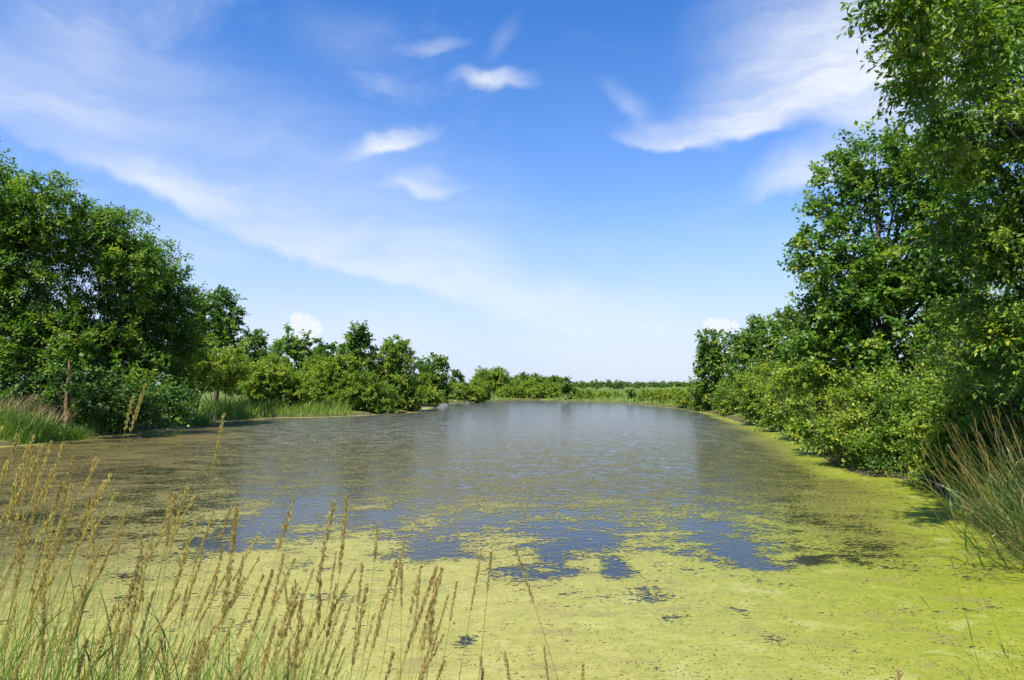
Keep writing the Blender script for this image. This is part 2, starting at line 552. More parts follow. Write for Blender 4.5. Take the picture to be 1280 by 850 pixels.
def build_pond():
    angs = np.concatenate([np.radians(np.arange(-180, -50, 3.0)), np.radians(np.arange(-50, 50, .6)), np.radians(np.arange(50, 180.1, 3.0))])
    rads = np.concatenate([[0.02, .5, 1.0, 1.5, 2.0, 2.5], np.geomspace(2.8, 170, 160), np.geomspace(180, 6000, 28)])
    X, Y, F = polar(angs, rads)
    d = shore_dist(X, Y)
    Z = height(X, Y)
    g = mesh_obj('ground', np.stack([X, Y, Z], -1), F, ground_mat(), attrs={'shore': np.clip(d / 1.1, 0, 1)}, smooth=True)
    tag(g, 'grassy bank and flat meadow around the pond', kind='structure')
    # water: triangle fan strips from the polygon, pushed a little under the bank
    c = SHS.mean(0)
    t = np.roll(SHS, -1, 0) - np.roll(SHS, 1, 0)
    nn = np.stack([t[:, 1], -t[:, 0]], -1); nn /= np.linalg.norm(nn, axis=1, keepdims=True)
    test = shore_dist((SHS + nn * .05)[:, 0], (SHS + nn * .05)[:, 1])
    nn *= np.where(test > 0, 1, -1)[:, None]
    ring = SHS + nn * .12
    import bmesh
    bm = bmesh.new()
    vs = [bm.verts.new((p[0], p[1], 0.0)) for p in ring]
    bm.faces.new(vs)
    bmesh.ops.triangulate(bm, faces=bm.faces[:])
    bmesh.ops.recalc_face_normals(bm, faces=bm.faces[:])
    if sum(f.normal.z for f in bm.faces) < 0:
        bmesh.ops.reverse_faces(bm, faces=bm.faces[:])
    me = bpy.data.meshes.new('water'); bm.to_mesh(me); bm.free()
    me.materials.append(water_mat())
    o = bpy.data.objects.new('water', me); sc.collection.objects.link(o)
    tag(o, 'still dark pond water mirroring sky and trees', kind='structure')
    # duckweed sheet
    angs = np.radians(np.arange(-46, 46, .4))
    rads = np.geomspace(3.6, 112, 240)
    X, Y, F = polar(angs, rads)
    d = -shore_dist(X, Y)
    # closed near the camera, thinning towards the open middle, closed again along the banks
    pxX = X / np.maximum(Y, .1)
    rowpx = HOR + FPX * CAMZ / np.maximum(Y, .1)
    colpx = 640 + FPX * pxX
    near = sstep(Y + 1.2 * wob(X, Y, 1.1, 3), 12.0, 5.0)
    cover = .48 + .44 * near + .06 * near * wob(X, Y, 1.1, 22)
    midb = sstep(Y, 24, 12)
    cover = np.maximum(cover, .44 + .08 * midb)
    far = sstep(Y, 22, 55)
    cover = cover * (1 - far) + .36 * far
    rb = sstep(X - (1.9 + .24 * Y) + .8 * wob(X, Y, .45, 4), -1.0, 1.8)        # right-hand mat
    cover = np.maximum(cover, rb * (.70 + .22 * sstep(X - (3.6 + .25 * Y), 0, 2.2) + .1 * sstep(Y, 16, 8)))
    lb = sstep(-X - (1.9 + .29 * Y) + 1.0 * wob(X, Y, .35, 5), -1.5, 3.0)      # left-hand weed
    cover = np.maximum(cover, lb * (.62 + .12 * wob(X, Y * 1.6, .8, 21)))
    edge = np.maximum(sstep(d + .35 * wob(X, Y, .8, 6), 1.5, .2), sstep(d, .012 * Y + .3, .1))
    cover = np.maximum(cover, edge * np.where(X > 0, .80 + .08 * wob(X, Y, 1.5, 23), .95))

    band = sstep(Y, 6.2, 8.2) * sstep(Y, 17, 11) * (1 - .7 * rb)
    cover = cover + band * (.13 * wob(X, Y * 1.5, 2.4, 51) + .09 * wob(X, Y * 1.5, 6.0, 52))

    def hole(px, py, rx, ry, amt):
        c = G(px, py)
        w = G(px + rx, py) - c
        h = abs(G(px, py + ry)[1] - c[1])
        q = np.hypot((X - c[0]) / abs(w[0]), (Y - c[1]) / h) + .45 * wob(X, Y, 3.5, int(px))
        return amt * sstep(q, 1.9, 0.0)
    for px, py, rx, ry, amt in [(770, 706, 17, 13, .55), (920, 690, 34, 20, .32), (700, 690, 55, 12, .24), (265, 682, 48, 18, .30),
                                (360, 650, 50, 20, .24), (400, 622, 40, 12, .2), (660, 720, 50, 12, .28), (480, 645, 30, 8, .3),
                                (845, 773, 26, 6, .42), (582, 800, 11, 8, .55), (600, 650, 130, 16, .08), (920, 765, 16, 8, .4),
                                (960, 795, 26, 10, .3), (1015, 700, 14, 5, .6), (740, 660, 120, 14, .15), (560, 690, 60, 14, .25),
                                (810, 740, 25, 12, .35), (430, 740, 40, 8, .2)]:
        cover = cover - hole(px, py, rx, ry, amt)
    brown = np.maximum(lb * sstep(Y, 5.5, 9.5) * .95, rb * sstep(Y, 7.0, 11) * sstep(X - (3.8 + .26 * Y), 1.2, -1.4) * .62)
    brown = np.maximum(brown, .62 * sstep(Y, 9.5, 15))
    farf = sstep(Y, 17, 42) * (1 - lb) * (1 - rb) * .85  # where the open middle's weed takes the painted sky-reflection grey
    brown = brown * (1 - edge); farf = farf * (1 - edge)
    hue = np.clip(sstep(X - .05 * Y, -1.0, 5.0), 0, 1)
    # keep only cells in the pond that carry weed
    cell = F
    keep = (d[cell].min(1) > -.25) & (cover[cell].max(1) > .02)
    F = F[keep]
    used = np.unique(F); remap = np.full(len(X), -1); remap[used] = np.arange(len(used))
    V = np.stack([X, Y, np.full_like(X, .004)], -1)[used]
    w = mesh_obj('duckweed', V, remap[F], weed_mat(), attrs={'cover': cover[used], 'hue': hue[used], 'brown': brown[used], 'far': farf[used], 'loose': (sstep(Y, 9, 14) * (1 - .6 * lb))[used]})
    tag(w, 'yellow-green duckweed and algae floating in torn mats on the pond', kind='stuff')


build_pond()


# ------------------------------------------------------------------ foliage
LEAF = {
    # name: (verts (x across, y along, z), tris)
    'oval': (np.array([[0, 0, 0], [-.5, .42, .14], [0, 1, -.12], [.5, .42, .14]]), np.array([[0, 3, 2], [0, 2, 1]])),
    'lobed': (np.array([[0, 0, 0], [-.58, .34, .10], [-.24, .56, .02], [0, 1.0, -.16], [.24, .56, .02], [.58, .34, .10]]),
              np.array([[0, 5, 4], [0, 4, 3], [0, 3, 2], [0, 2, 1]])),
}


def leaves(P, D, Nn, L, wr, tone, shape='oval'):
    """leaf blades at P along D with face normal about Nn"""
    T, Fc = LEAF[shape]
    D = nrm(D)
    S = nrm(np.cross(D, Nn)); U = np.cross(S, D)
    L = L[:, None, None]
    V = P[:, None, :] + L * (T[None, :, 0:1] * wr * S[:, None, :] + T[None, :, 1:2] * D[:, None, :] + T[None, :, 2:3] * U[:, None, :])
    n, k = len(P), len(T)
    F = (Fc[None] + (np.arange(n) * k)[:, None, None]).reshape(-1, 3)
    return V.reshape(-1, 3), F, np.repeat(tone, k)


SPEC = {
    # leaf length, width ratio, leaves per twig, twigs per spray, twig length, droop, material, shape, yellow chance, layers
    'maple':  dict(L=.13, w=.95, nl=11, nt=5, tw=.62, droop=.25, mat='maple', shape='lobed', yel=.10, lai=4.6),
    'ash':    dict(L=.115, w=.46, nl=20, nt=6, tw=.60, droop=.45, mat='ash', shape='oval', yel=.16, lai=4.8),
    'willow': dict(L=.19, w=.42, nl=13, nt=5, tw=.78, droop=.30, mat='willow', shape='oval', yel=.16, lai=5.4),
    'shrub':  dict(L=.12, w=.62, nl=11, nt=6, tw=.50, droop=.10, mat='shrub', shape='oval', yel=.20, lai=4.0),
    'poplar': dict(L=.16, w=.80, nl=10, nt=5, tw=.70, droop=.15, mat='poplar', shape='oval', yel=.08, lai=4.2),
}


def sprays(C, O, sp, ls, tone0=.45, tsd=.18, flat=.75):
    """C spray roots (n,3), O outward directions (n,3): leafy twigs; returns V, F, tone"""
    n = len(C)
    nt, nl = sp['nt'], sp['nl']
    tw = sp['tw'] * ls['tw'] * rng.uniform(.65, 1.25, n)
    tone = np.clip(rng.normal(tone0, tsd, n), 0, 1)
    yel = rng.random(n) < sp['yel']
    tone[yel] += rng.uniform(.22, .5, yel.sum())
    td = nrm(O[:, None, :] * .75 + rng.normal(size=(n, nt, 3)) * .62 + np.array([0, 0, .18]))
    td[..., 2] *= flat
    td = nrm(td)
    t = (np.arange(nl) + .5) / nl
    t = t[None, None, :, None] * np.ones((n, nt, 1, 1))
    t = t + rng.uniform(-.5, .5, t.shape) / nl
    tl = tw[:, None, None, None] * rng.uniform(.6, 1.15, (n, nt, 1, 1))
    P = C[:, None, None, :] + td[:, :, None, :] * t * tl
    P[..., 2] -= (sp['droop'] * tl * t * t)[..., 0] * .55
    side = rng.normal(size=P.shape)
    D = td[:, :, None, :] * .55 + side * .55
    D[..., 2] -= sp['droop'] * .7
    up = nrm(np.array([0, 0, .85]) + O[:, None, None, :] * .45 + rng.normal(size=P.shape) * .42)
    tn = tone[:, None, None] + rng.normal(0, .05, (n, nt, 1)) + .06 * t[..., 0]
    P = P + side * .02 * ls['tw']
    m = P.shape[0] * nt * nl
    L = sp['L'] * ls['L'] * rng.uniform(.65, 1.2, m)
    return leaves(P.reshape(m, 3), D.reshape(m, 3), up.reshape(m, 3), L, sp['w'], tn.reshape(m), sp['shape'])


def spray_twigs(V, F, T, o, sp):
    """thin green leaf stalks that tie one spray's leaves to its root"""
    k = len(LEAF[sp['shape']][0])
    B = V[0::k].reshape(sp['nt'], sp['nl'], 3)
    Vs, Fs, n = [V], [F], len(V)
    for t in range(sp['nt']):
        p = np.concatenate([o[None], B[t][1::4], B[t][-1:]])
        tv, tf = tube(p, np.linspace(.005, .0015, len(p)), 3)
        tf = np.concatenate([tf[:, [0, 1, 2]], tf[:, [0, 2, 3]]]) + n
        Vs.append(tv); Fs.append(tf); n += len(tv)
    V2 = np.concatenate(Vs)
    return V2, np.concatenate(Fs), np.concatenate([T, np.full(len(V2) - len(V), .3)])


tri_total = [0]


def tree(name, label, cat, D, base_px, ell, spec, group=None, stems=1, trunk_r=.16, leaf=1.0, twig=1.0, lai=1.0,
         tone=.45, depth=1.0, fill=.40, base_D=None, limbs=14, yel=None, ctr_px=None, spray_parts=0, flat=.75):
    """ell: crown lobes as photo ellipses (cx, cy, rx, ry[, dD]) at depth D; converted to metres here"""
    sp = dict(SPEC[spec])
    if yel is not None: sp['yel'] = yel
    ls = dict(L=leaf, tw=twig)
    E = []
    for e in ell:
        dd = D + (e[4] if len(e) > 4 else 0)
        c = at(e[0], e[1], dd)
        rx = e[2] / FPX * dd; rz = e[3] / FPX * dd
        E.append((c, np.array([rx, max(.5 * (rx + rz), .6 * rx) * depth, rz])))
    bx = at(base_px, HOR, base_D or D)[0]; by = base_D or D
    bz = zg(bx, by)
    base = np.array([bx, by, bz])
    root = empty(name, base, label, cat, group)
    tone += .08 if D > 40 else .03
    if D > 40:
        lai *= 1.8 if D < 200 else 1.0; twig *= .85; leaf *= .74; ls['tw'] = twig; ls['L'] = leaf; limbs = min(limbs, 6)
    leaf_area = (sp['L'] * leaf) ** 2 * sp['w'] * (.5 if sp['shape'] == 'oval' else .62)
    per = sp['nt'] * sp['nl']
    C = []; O = []
    for c, r in E:
        A = math.pi * r[0] * r[2] * .8 + math.pi * r[0] * r[1] * .2
        n = max(6, int(sp['lai'] * lai * A / leaf_area / per))
        d = rand_dir(n)
        # uneven skin: a few bulges and hollows
        bl = rand_dir(9); amp = rng.uniform(-.28, .22, 9)
        bump = 1 + (np.clip(d @ bl.T, 0, 1) ** 4 * amp).sum(1)
        q = rng.random(n) ** fill
        pts = c + d * r * (q * bump * rng.uniform(.82, 1.06, n))[:, None]
        C.append(pts); O.append(nrm(d / r * r.mean()))
    C = np.concatenate(C); O = np.concatenate(O)
    ok = C[:, 2] > height(C[:, 0], C[:, 1]) + .08
    ok &= C[:, 2] > .12
    C = C[ok]; O = O[ok]
    C -= base
    # trunk and limbs
    acc = Acc()
    cz = np.array([e[0][2] for e in E]).mean() - bz
    ztop = max(e[0][2] + e[1][2] * .6 for e in E) - bz
    ctr = np.mean([e[0] for e in E], 0) - base
    if ctr_px: ctr = at(ctr_px[0], ctr_px[1], D) - base
    tops = []
    for s in range(stems):
        off = np.array([rng.uniform(-.5, .5), rng.uniform(-.3, .3), 0]) * (stems > 1) * .8
        tip = np.array([ctr[0], ctr[1], ztop * rng.uniform(.75, .95)]) + off * 4 + np.array([rng.normal(0, .25), rng.normal(0, .25), 0])
        r0 = trunk_r * (1 if stems == 1 else rng.uniform(.45, .75))
        p = curve_pts(np.array([off[0], off[1], -.25]), tip, (rng.normal(0, .25), rng.normal(0, .2), 0), 9, .05)
        rr = np.linspace(1, .16, 9) * r0; rr[0] *= 1.5
        V, F = tube(p, rr, 7, .05); acc.add(V, F)
        tops.append((p, rr))
    k = min(limbs * stems, len(C))
    for j in rng.choice(len(C), k, replace=False):
        p, rr = tops[rng.integers(len(tops))]
        tz = C[j][2] * rng.uniform(.35, .7)
        i = int(np.argmin(np.abs(p[:, 2] - tz))); i = max(1, min(i, 7))
        q = curve_pts(p[i], C[j], (0, 0, .12 * np.linalg.norm(C[j] - p[i])), 6, .04)
        V, F = tube(q, np.linspace(.55, .08, 6) * rr[i], 5); acc.add(V, F)
        for _ in range(2):
            near = C[np.argsort(((C - C[j]) ** 2).sum(1))[rng.integers(1, min(14, len(C)))]]
            q2 = curve_pts(q[3], near, (0, 0, .05), 4, .02)
            V, F = tube(q2, np.linspace(.22, .05, 4) * rr[i], 4); acc.add(V, F)
    V, F = acc.get()
    mesh_obj('trunk', V, F, M['bark'], root, smooth=True)
    tri_total[0] += 2 * len(F)
    np_ = 0
    if spray_parts:
        # the sprays that face the pond and the camera become parts of their own
        view = C + base
        score = np.linalg.norm(view - np.array([0, 0, CAMZ]), axis=1)
        xi = 640 + FPX * view[:, 0] / view[:, 1]; yi = HOR - FPX * (view[:, 2] - CAMZ) / view[:, 1]
        infr = (xi < 1290) & (xi > -10) & (yi > -20)
        score = np.where(infr, score, 1e6)
        order = np.argsort(score)
        np_ = min(spray_parts, int(infr.sum()))
        for j in order[:np_]:
            V, F, T = sprays(C[j:j + 1], O[j:j + 1], sp, ls, tone, flat=flat)
            o = C[j]
            V, F, T = spray_twigs(V, F, T, o, sp)
            so = mesh_obj('leaf_spray', V - o, F, M[sp['mat']], root, attrs={'tone': T})
            so.location = o
            tri_total[0] += len(F)
        rest = order[np_:]
        C = C[rest]; O = O[rest]
    V, F, T = sprays(C, O, sp, ls, tone, flat=flat)
    tri_total[0] += len(F)
    cr = mesh_obj('crown', V, F, M[sp['mat']], root, attrs={'tone': T})
    return root


# --- left bank, front to back
tree('willow_tree', 'narrow-leaved tree reaching in beside the tall willows with only its branch tips showing', 'tree', 24, -110,
     [(-30, 182, 36, 22), (-60, 215, 45, 30), (-40, 385, 40, 12)], 'willow', trunk_r=.2, leaf=.9, twig=1.0, lai=.9, tone=.4)
GL = 'willows on the grassy bank'
tree('willow_tree', 'tallest bushy willow rising behind the tawny plumed grass', 'tree', 31, 15,
     [(5, 272, 62, 70), (52, 266, 44, 52), (-50, 305, 80, 130), (25, 355, 62, 60), (-10, 430, 70, 60), (70, 430, 50, 48)], 'willow', GL, stems=4, trunk_r=.14)
tree('willow_tree', 'many-stemmed willow with sky showing between its thin trunks', 'tree', 33.5, 108,
     [(105, 304, 46, 52), (140, 298, 40, 42), (165, 345, 45, 45), (135, 400, 55, 45), (95, 450, 52, 46), (150, 460, 45, 40)], 'willow', GL, stems=5, trunk_r=.12, limbs=8)
tree('willow_tree', 'rounded willow whose side sweeps down to the leafy maple', 'tree', 36, 190,
     [(180, 335, 38, 42), (205, 370, 38, 52), (222, 400, 26, 55), (185, 430, 52, 60), (195, 480, 46, 40)], 'willow', GL, stems=4, trunk_r=.13)
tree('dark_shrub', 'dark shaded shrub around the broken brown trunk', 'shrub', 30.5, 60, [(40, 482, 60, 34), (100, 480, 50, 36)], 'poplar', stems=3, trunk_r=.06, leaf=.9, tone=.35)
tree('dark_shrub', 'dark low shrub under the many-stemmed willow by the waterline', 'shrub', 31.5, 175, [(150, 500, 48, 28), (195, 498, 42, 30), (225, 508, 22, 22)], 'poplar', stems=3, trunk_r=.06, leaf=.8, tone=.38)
tree('yellow_shrub', 'tall yellow-green shrub between the willows and the maple', 'shrub', 42, 240, [(238, 430, 24, 30), (242, 460, 30, 30), (230, 480, 25, 22)], 'shrub', stems=3, trunk_r=.07, leaf=1.5, tone=.6)
tree('maple_tree', 'dark leafy maple standing alone above the bright rounded bushes', 'tree', 50, 268,
     [(262, 385, 22, 26), (280, 380, 18, 20), (288, 402, 20, 18), (265, 410, 26, 26), (275, 440, 24, 26)], 'maple', trunk_r=.2, leaf=2.0, twig=1.3, tone=.35)
tree('rounded_bush', 'bright yellow-green rounded bush below the maple', 'bush', 46, 275, [(258, 455, 22, 20), (285, 455, 26, 22), (272, 472, 34, 20)], 'shrub', stems=4, trunk_r=.05, leaf=1.6, tone=.66)
tree('rounded_bush', 'olive spreading bush behind the bright shore grass', 'bush', 50, 330, [(320, 468, 28, 16), (345, 470, 26, 14), (330, 485, 42, 14)], 'shrub', stems=4, trunk_r=.05, leaf=1.6, tone=.50)
tree('rounded_bush', 'yellowish low bush at the grass edge beside the big shoreline thicket', 'bush', 51, 368, [(365, 478, 24, 14), (375, 492, 26, 16)], 'shrub', stems=4, trunk_r=.05, leaf=1.6, tone=.58)
tree('poplar_tree', 'dark small-crowned tree peeping over the olive bush', 'tree', 72, 318, [(318, 425, 16, 12), (312, 445, 22, 20), (325, 460, 25, 20)], 'poplar', trunk_r=.16, leaf=2.3, twig=1.2, tone=.35)
tree('poplar_tree', 'upright green tree left of the pointed treetop', 'tree', 68, 362, [(358, 432, 13, 18), (378, 434, 14, 16), (366, 455, 28, 26)], 'poplar', trunk_r=.16, leaf=2.3, twig=1.2, tone=.5)
tree('poplar_tree', 'narrow dark tree squeezed beside the pointed treetop', 'tree', 72, 404, [(404, 436, 14, 16), (403, 460, 20, 24)], 'poplar', trunk_r=.14, leaf=2.3, twig=1.2, tone=.38)
tree('poplar_tree', 'pointed treetop rising highest over the shoreline thicket', 'tree', 57, 442,
     [(442, 415, 13, 15), (446, 435, 22, 20), (440, 462, 30, 26), (438, 490, 34, 26)], 'poplar', trunk_r=.18, leaf=2.0, twig=1.1, tone=.45)
tree('shoreline_bush', 'bright leafy bush sloping from the grass down to the water', 'bush', 54, 408, [(405, 478, 26, 24), (425, 460, 22, 20), (408, 500, 26, 18)], 'shrub', stems=4, trunk_r=.06, leaf=1.7, tone=.55)
tree('shoreline_bush', 'dark overhanging bush at the waterline below the pointed treetop', 'bush', 53.5, 455, [(450, 488, 32, 26), (470, 498, 34, 20), (432, 502, 24, 14)], 'shrub', stems=4, trunk_r=.06, leaf=1.7, tone=.38)
tree('poplar_tree', 'light green tree with a broad domed top at the thicket corner', 'tree', 58, 496,
     [(498, 430, 13, 11), (490, 447, 20, 20), (505, 455, 18, 24), (490, 480, 28, 26), (502, 497, 22, 18)], 'shrub', trunk_r=.16, leaf=2.0, twig=1.2, tone=.48)
for cx, cy, rx, ry, D, tn, lb in [(392, 470, 26, 26, 60, .50, 'leafy undergrowth bush between the upright trees and the shoreline thicket'),
                                  (470, 470, 26, 28, 59, .46, 'dense bush filling the gap between the pointed and the domed treetops'),
                                  (512, 492, 16, 20, 58, .42, 'dark bush at the tip of the thicket corner'),
                                  (300, 470, 26, 22, 56, .52, 'mid-green bush between the bright rounded bush and the olive one'),
                                  (345, 462, 26, 18, 64, .46, 'dusky bush below the small-crowned tree'),
                                  (528, 485, 16, 18, 72, .44, 'shaded bush between the thicket corner and the dark oval tree'),
                                  (425, 500, 30, 16, 53.5, .46, 'low bush whose leaves dip into the pond under the sloping bright bush')]:
    tree('thicket_bush', lb, 'bush', D, cx, [(cx, cy, rx, ry), (cx - rx * .5, cy + ry * .4, rx * .7, ry * .7), (cx + rx * .5, cy + ry * .45, rx * .7, ry * .65)], 'shrub',
         'bushes filling the thicket', stems=4, trunk_r=.05, leaf=1.7, tone=tn, limbs=5)
tree('poplar_tree', 'dark oval tree beyond the thicket corner', 'tree', 74, 545, [(545, 452, 13, 13), (543, 470, 19, 20), (530, 470, 12, 20), (548, 488, 20, 14)], 'poplar', trunk_r=.16, leaf=2.4, twig=1.2, tone=.38)
tree('poplar_tree', 'small dark tree behind the low bushes at the far bend', 'tree', 92, 568, [(569, 473, 8, 9), (570, 484, 14, 12)], 'poplar', trunk_r=.12, leaf=2.8, twig=1.2, tone=.4)
GB = 'low bushes along the far bend'
for cx, cy, rx, ry, D, tn, lb in [(537, 494, 16, 10, 71, .55, 'pale low bush at the foot of the dark oval tree'),
                                  (575, 489, 16, 10, 84, .55, 'low spreading bush at the far bend of the bank'),
                                  (600, 486, 12, 16, 90, .42, 'dark upright bush beside the far willow'),
                                  (592, 493, 14, 8, 86, .6, 'yellow-green low bush at the far waterline')]:
    tree('low_bush', lb, 'bush', D, cx, [(cx, cy, rx, ry), (cx + rx * .5, cy + 3, rx * .7, ry * .7)], 'shrub', GB, stems=3, trunk_r=.05, leaf=2.2, tone=tn, limbs=5)

# --- far side
tree('far_willow', 'broad pale willow standing at the far end of the pond', 'tree', 118, 612, [(605, 473, 14, 12), (622, 473, 16, 12), (614, 484, 26, 12)], 'willow', trunk_r=.2, leaf=2.3, twig=1.4, tone=.55, limbs=6)
tree('round_bush', 'dark round bush alone at the far waterline before the meadow', 'bush', 98, 710, [(709, 484, 10, 9), (710, 491, 11, 8)], 'poplar', stems=3, trunk_r=.06, leaf=2.6, tone=.42, limbs=5)
tree('small_bush', 'small dark upright bush on the far bank near the thicket of trees', 'bush', 90, 790, [(790, 491, 4, 6), (789, 499, 7, 5)], 'poplar', stems=3, trunk_r=.05, leaf=2.3, tone=.4, limbs=4)
for cx, cy, rx, ry, D, tn, lb in [(640, 490, 18, 9, 104, .62, 'low bush on the far bank just past the broad willow'),
                                  (668, 491, 16, 8, 104, .66, 'low pale bush on the far bank between the willow and the dark round bush'),
                                  (690, 491, 13, 8, 103, .58, 'low bush touching the dark round bush'),
                                  (733, 494, 11, 6, 97, .55, 'small bush just past the dark round bush'),
                                  (762, 495, 18, 6, 96, .66, 'flat yellowish bush before the sunny meadow'),
                                  (812, 496, 18, 8, 84, .62, 'low bush past the small upright bush'),
                                  (838, 495, 18, 10, 76, .66, 'yellow-green bush where the meadow meets the thicket')]:
    tree('low_bush', lb, 'bush', D, cx, [(cx, cy, rx, ry), (cx + rx * .5, cy + 2, rx * .7, ry * .7), (cx - rx * .5, cy + 2, rx * .7, ry * .7)], 'shrub', 'low bushes on the far bank',
         stems=3, trunk_r=.04, leaf=2.2, tone=tn, limbs=4)
GF = 'far hedgerow trees'
hedge = [(640, 479, 12, 9, 150), (652, 476, 12, 9, 160), (668, 476, 11, 8, 165), (680, 479, 12, 7, 170), (693, 478, 10, 8, 160), (658, 484, 18, 7, 140), (684, 486, 18, 6, 145)]
HL = ['first hedgerow tree after the far broad willow', 'second hedgerow tree after the far broad willow', 'third and darkest hedgerow tree after the far broad willow',
      'fourth hedgerow tree after the far broad willow', 'last hedgerow tree before the dark round bush', 'low pale hedgerow tree before the taller ones next to the far willow',
      'low pale hedgerow tree before the taller ones next to the dark round bush']
for i, (cx, cy, rx, ry, D) in enumerate(hedge):
    tree('hedgerow_tree', HL[i], 'tree', D, cx, [(cx, cy, rx, ry), (cx + 4, cy + 3, rx * .8, ry)], 'willow', GF,
         trunk_r=.15, leaf=2.6, twig=1.4, tone=[.5, .4, .36, .45, .4, .52, .5][i], limbs=4)
GX = 'scattered trees on the horizon'
for i, (cx, top, rx, D) in enumerate([(727, 476, 6, 260), (745, 475, 7, 280), (768, 475, 10, 270), (779, 477, 7, 260), (795, 479, 8, 330), (828, 480, 5, 420), (860, 480, 8, 300)]):
    h = 484 - top
    tree('horizon_tree', ['first', 'second', 'third', 'fourth', 'fifth', 'sixth', 'seventh'][i] + ' tiny skyline tree counted from the dark round bush', 'tree', D, cx, [(cx, top + h * .5, rx, h * .5), (cx + 2, top + h * .7, rx * 1.1, h * .4)], 'poplar', GX,
         trunk_r=.2, leaf=4.0, twig=2.0, tone=.35, limbs=3)

# --- the far-off wood along the skyline
nw = 1500
wx = rng.uniform(300, 1000, nw); wD = rng.uniform(520, 700, nw)
WX = (wx - 640) / FPX * wD
WC = np.stack([WX, wD, height(WX, wD) + rng.uniform(.3, 4.0, nw) * (.7 + .4 * wob(WX, wD, .03, 31))], -1)
V, F, T = sprays(WC, nrm(rng.normal(size=(nw, 3)) + np.array([0, -.5, .6])), SPEC['poplar'], dict(L=7.0, tw=3.0), .4)
wood = mesh_obj('distant_woodland', V, F, M['poplar'], attrs={'tone': T})
tag(wood, 'thin dark line of far-off woodland along the skyline', kind='stuff')

# --- right bank, far to near
tree('poplar_tree', 'outermost bluish-green tree ending the thicket by the meadow', 'tree', 58, 893, [(893, 432, 22, 18), (885, 455, 20, 22), (905, 460, 28, 30), (893, 488, 26, 20)], 'poplar', trunk_r=.17, leaf=2.0, twig=1.2, tone=.42)
tree('poplar_tree', 'dark tree standing between the outermost tree and the bushy tops', 'tree', 51, 938, [(935, 425, 20, 18), (950, 412, 18, 18), (940, 450, 30, 30), (930, 485, 30, 24)], 'poplar', trunk_r=.17, leaf=1.8, twig=1.1, tone=.42)
tree('poplar_tree', 'pointed green tree tucked against the tall maple', 'tree', 42, 985, [(983, 400, 17, 16), (1000, 405, 22, 22), (975, 430, 28, 30), (985, 470, 36, 34)], 'poplar', trunk_r=.17, leaf=1.5, tone=.5)
GR = 'bushes lining the shaded bank'
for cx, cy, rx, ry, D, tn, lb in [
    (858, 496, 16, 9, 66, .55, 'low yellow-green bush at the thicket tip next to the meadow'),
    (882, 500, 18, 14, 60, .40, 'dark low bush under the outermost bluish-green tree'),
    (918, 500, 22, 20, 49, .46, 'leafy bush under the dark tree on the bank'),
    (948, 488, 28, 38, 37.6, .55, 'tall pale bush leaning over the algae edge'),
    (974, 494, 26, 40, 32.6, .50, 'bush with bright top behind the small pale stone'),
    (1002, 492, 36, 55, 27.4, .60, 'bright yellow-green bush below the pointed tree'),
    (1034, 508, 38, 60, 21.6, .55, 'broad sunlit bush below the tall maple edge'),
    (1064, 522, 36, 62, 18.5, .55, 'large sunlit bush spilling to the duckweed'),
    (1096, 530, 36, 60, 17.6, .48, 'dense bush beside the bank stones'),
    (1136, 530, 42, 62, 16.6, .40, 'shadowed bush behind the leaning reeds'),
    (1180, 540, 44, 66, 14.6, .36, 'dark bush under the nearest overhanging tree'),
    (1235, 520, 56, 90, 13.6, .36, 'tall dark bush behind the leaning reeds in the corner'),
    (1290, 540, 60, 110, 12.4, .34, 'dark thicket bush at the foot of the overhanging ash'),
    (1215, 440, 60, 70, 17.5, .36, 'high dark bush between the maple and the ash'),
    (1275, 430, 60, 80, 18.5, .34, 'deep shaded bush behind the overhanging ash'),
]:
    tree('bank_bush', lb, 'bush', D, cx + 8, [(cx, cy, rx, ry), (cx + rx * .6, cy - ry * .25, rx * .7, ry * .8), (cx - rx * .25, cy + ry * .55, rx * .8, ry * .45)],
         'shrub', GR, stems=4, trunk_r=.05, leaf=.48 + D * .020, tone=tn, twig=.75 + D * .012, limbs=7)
tree('maple_tree', 'tall broad maple with a ragged sunlit side above the bank bushes', 'tree', 21.5, 1125,
     [(1050, 240, 42, 55), (1020, 290, 30, 42), (1028, 360, 36, 60), (1020, 440, 40, 50), (1065, 450, 50, 60), (1100, 210, 55, 55), (1130, 300, 90, 90), (1050, 350, 55, 70), (1035, 415, 44, 50), (1110, 410, 85, 80), (1180, 240, 60, 90), (1165, 340, 60, 80), (1150, 200, 45, 50), (1170, 470, 80, 70), (1210, 360, 80, 110)],
     'maple', trunk_r=.22, leaf=.98, lai=1.25, limbs=26, tone=.44, yel=.08)
tree('ash_tree', 'nearest overhanging ash with drooping sprays of bright keys', 'tree', 11, 1385,
     [(1120, 2, 34, 26, -3.2), (1165, 12, 66, 42, -3.4), (1200, 75, 62, 50, -2.9), (1160, 100, 34, 30, -2.2), (1175, 40, 60, 50, -1.4), (1260, 10, 100, 90), (1225, 165, 62, 60), (1195, 140, 45, 55, -1), (1262, 250, 70, 85), (1225, 300, 55, 50), (1285, 350, 80, 100), (1275, 450, 62, 60), (1345, 150, 80, 230), (1300, -120, 130, 110)],
     'ash', trunk_r=.19, leaf=.88, lai=1.0, limbs=30, tone=.42, spray_parts=260, base_D=12.5, ctr_px=(1375, 60))



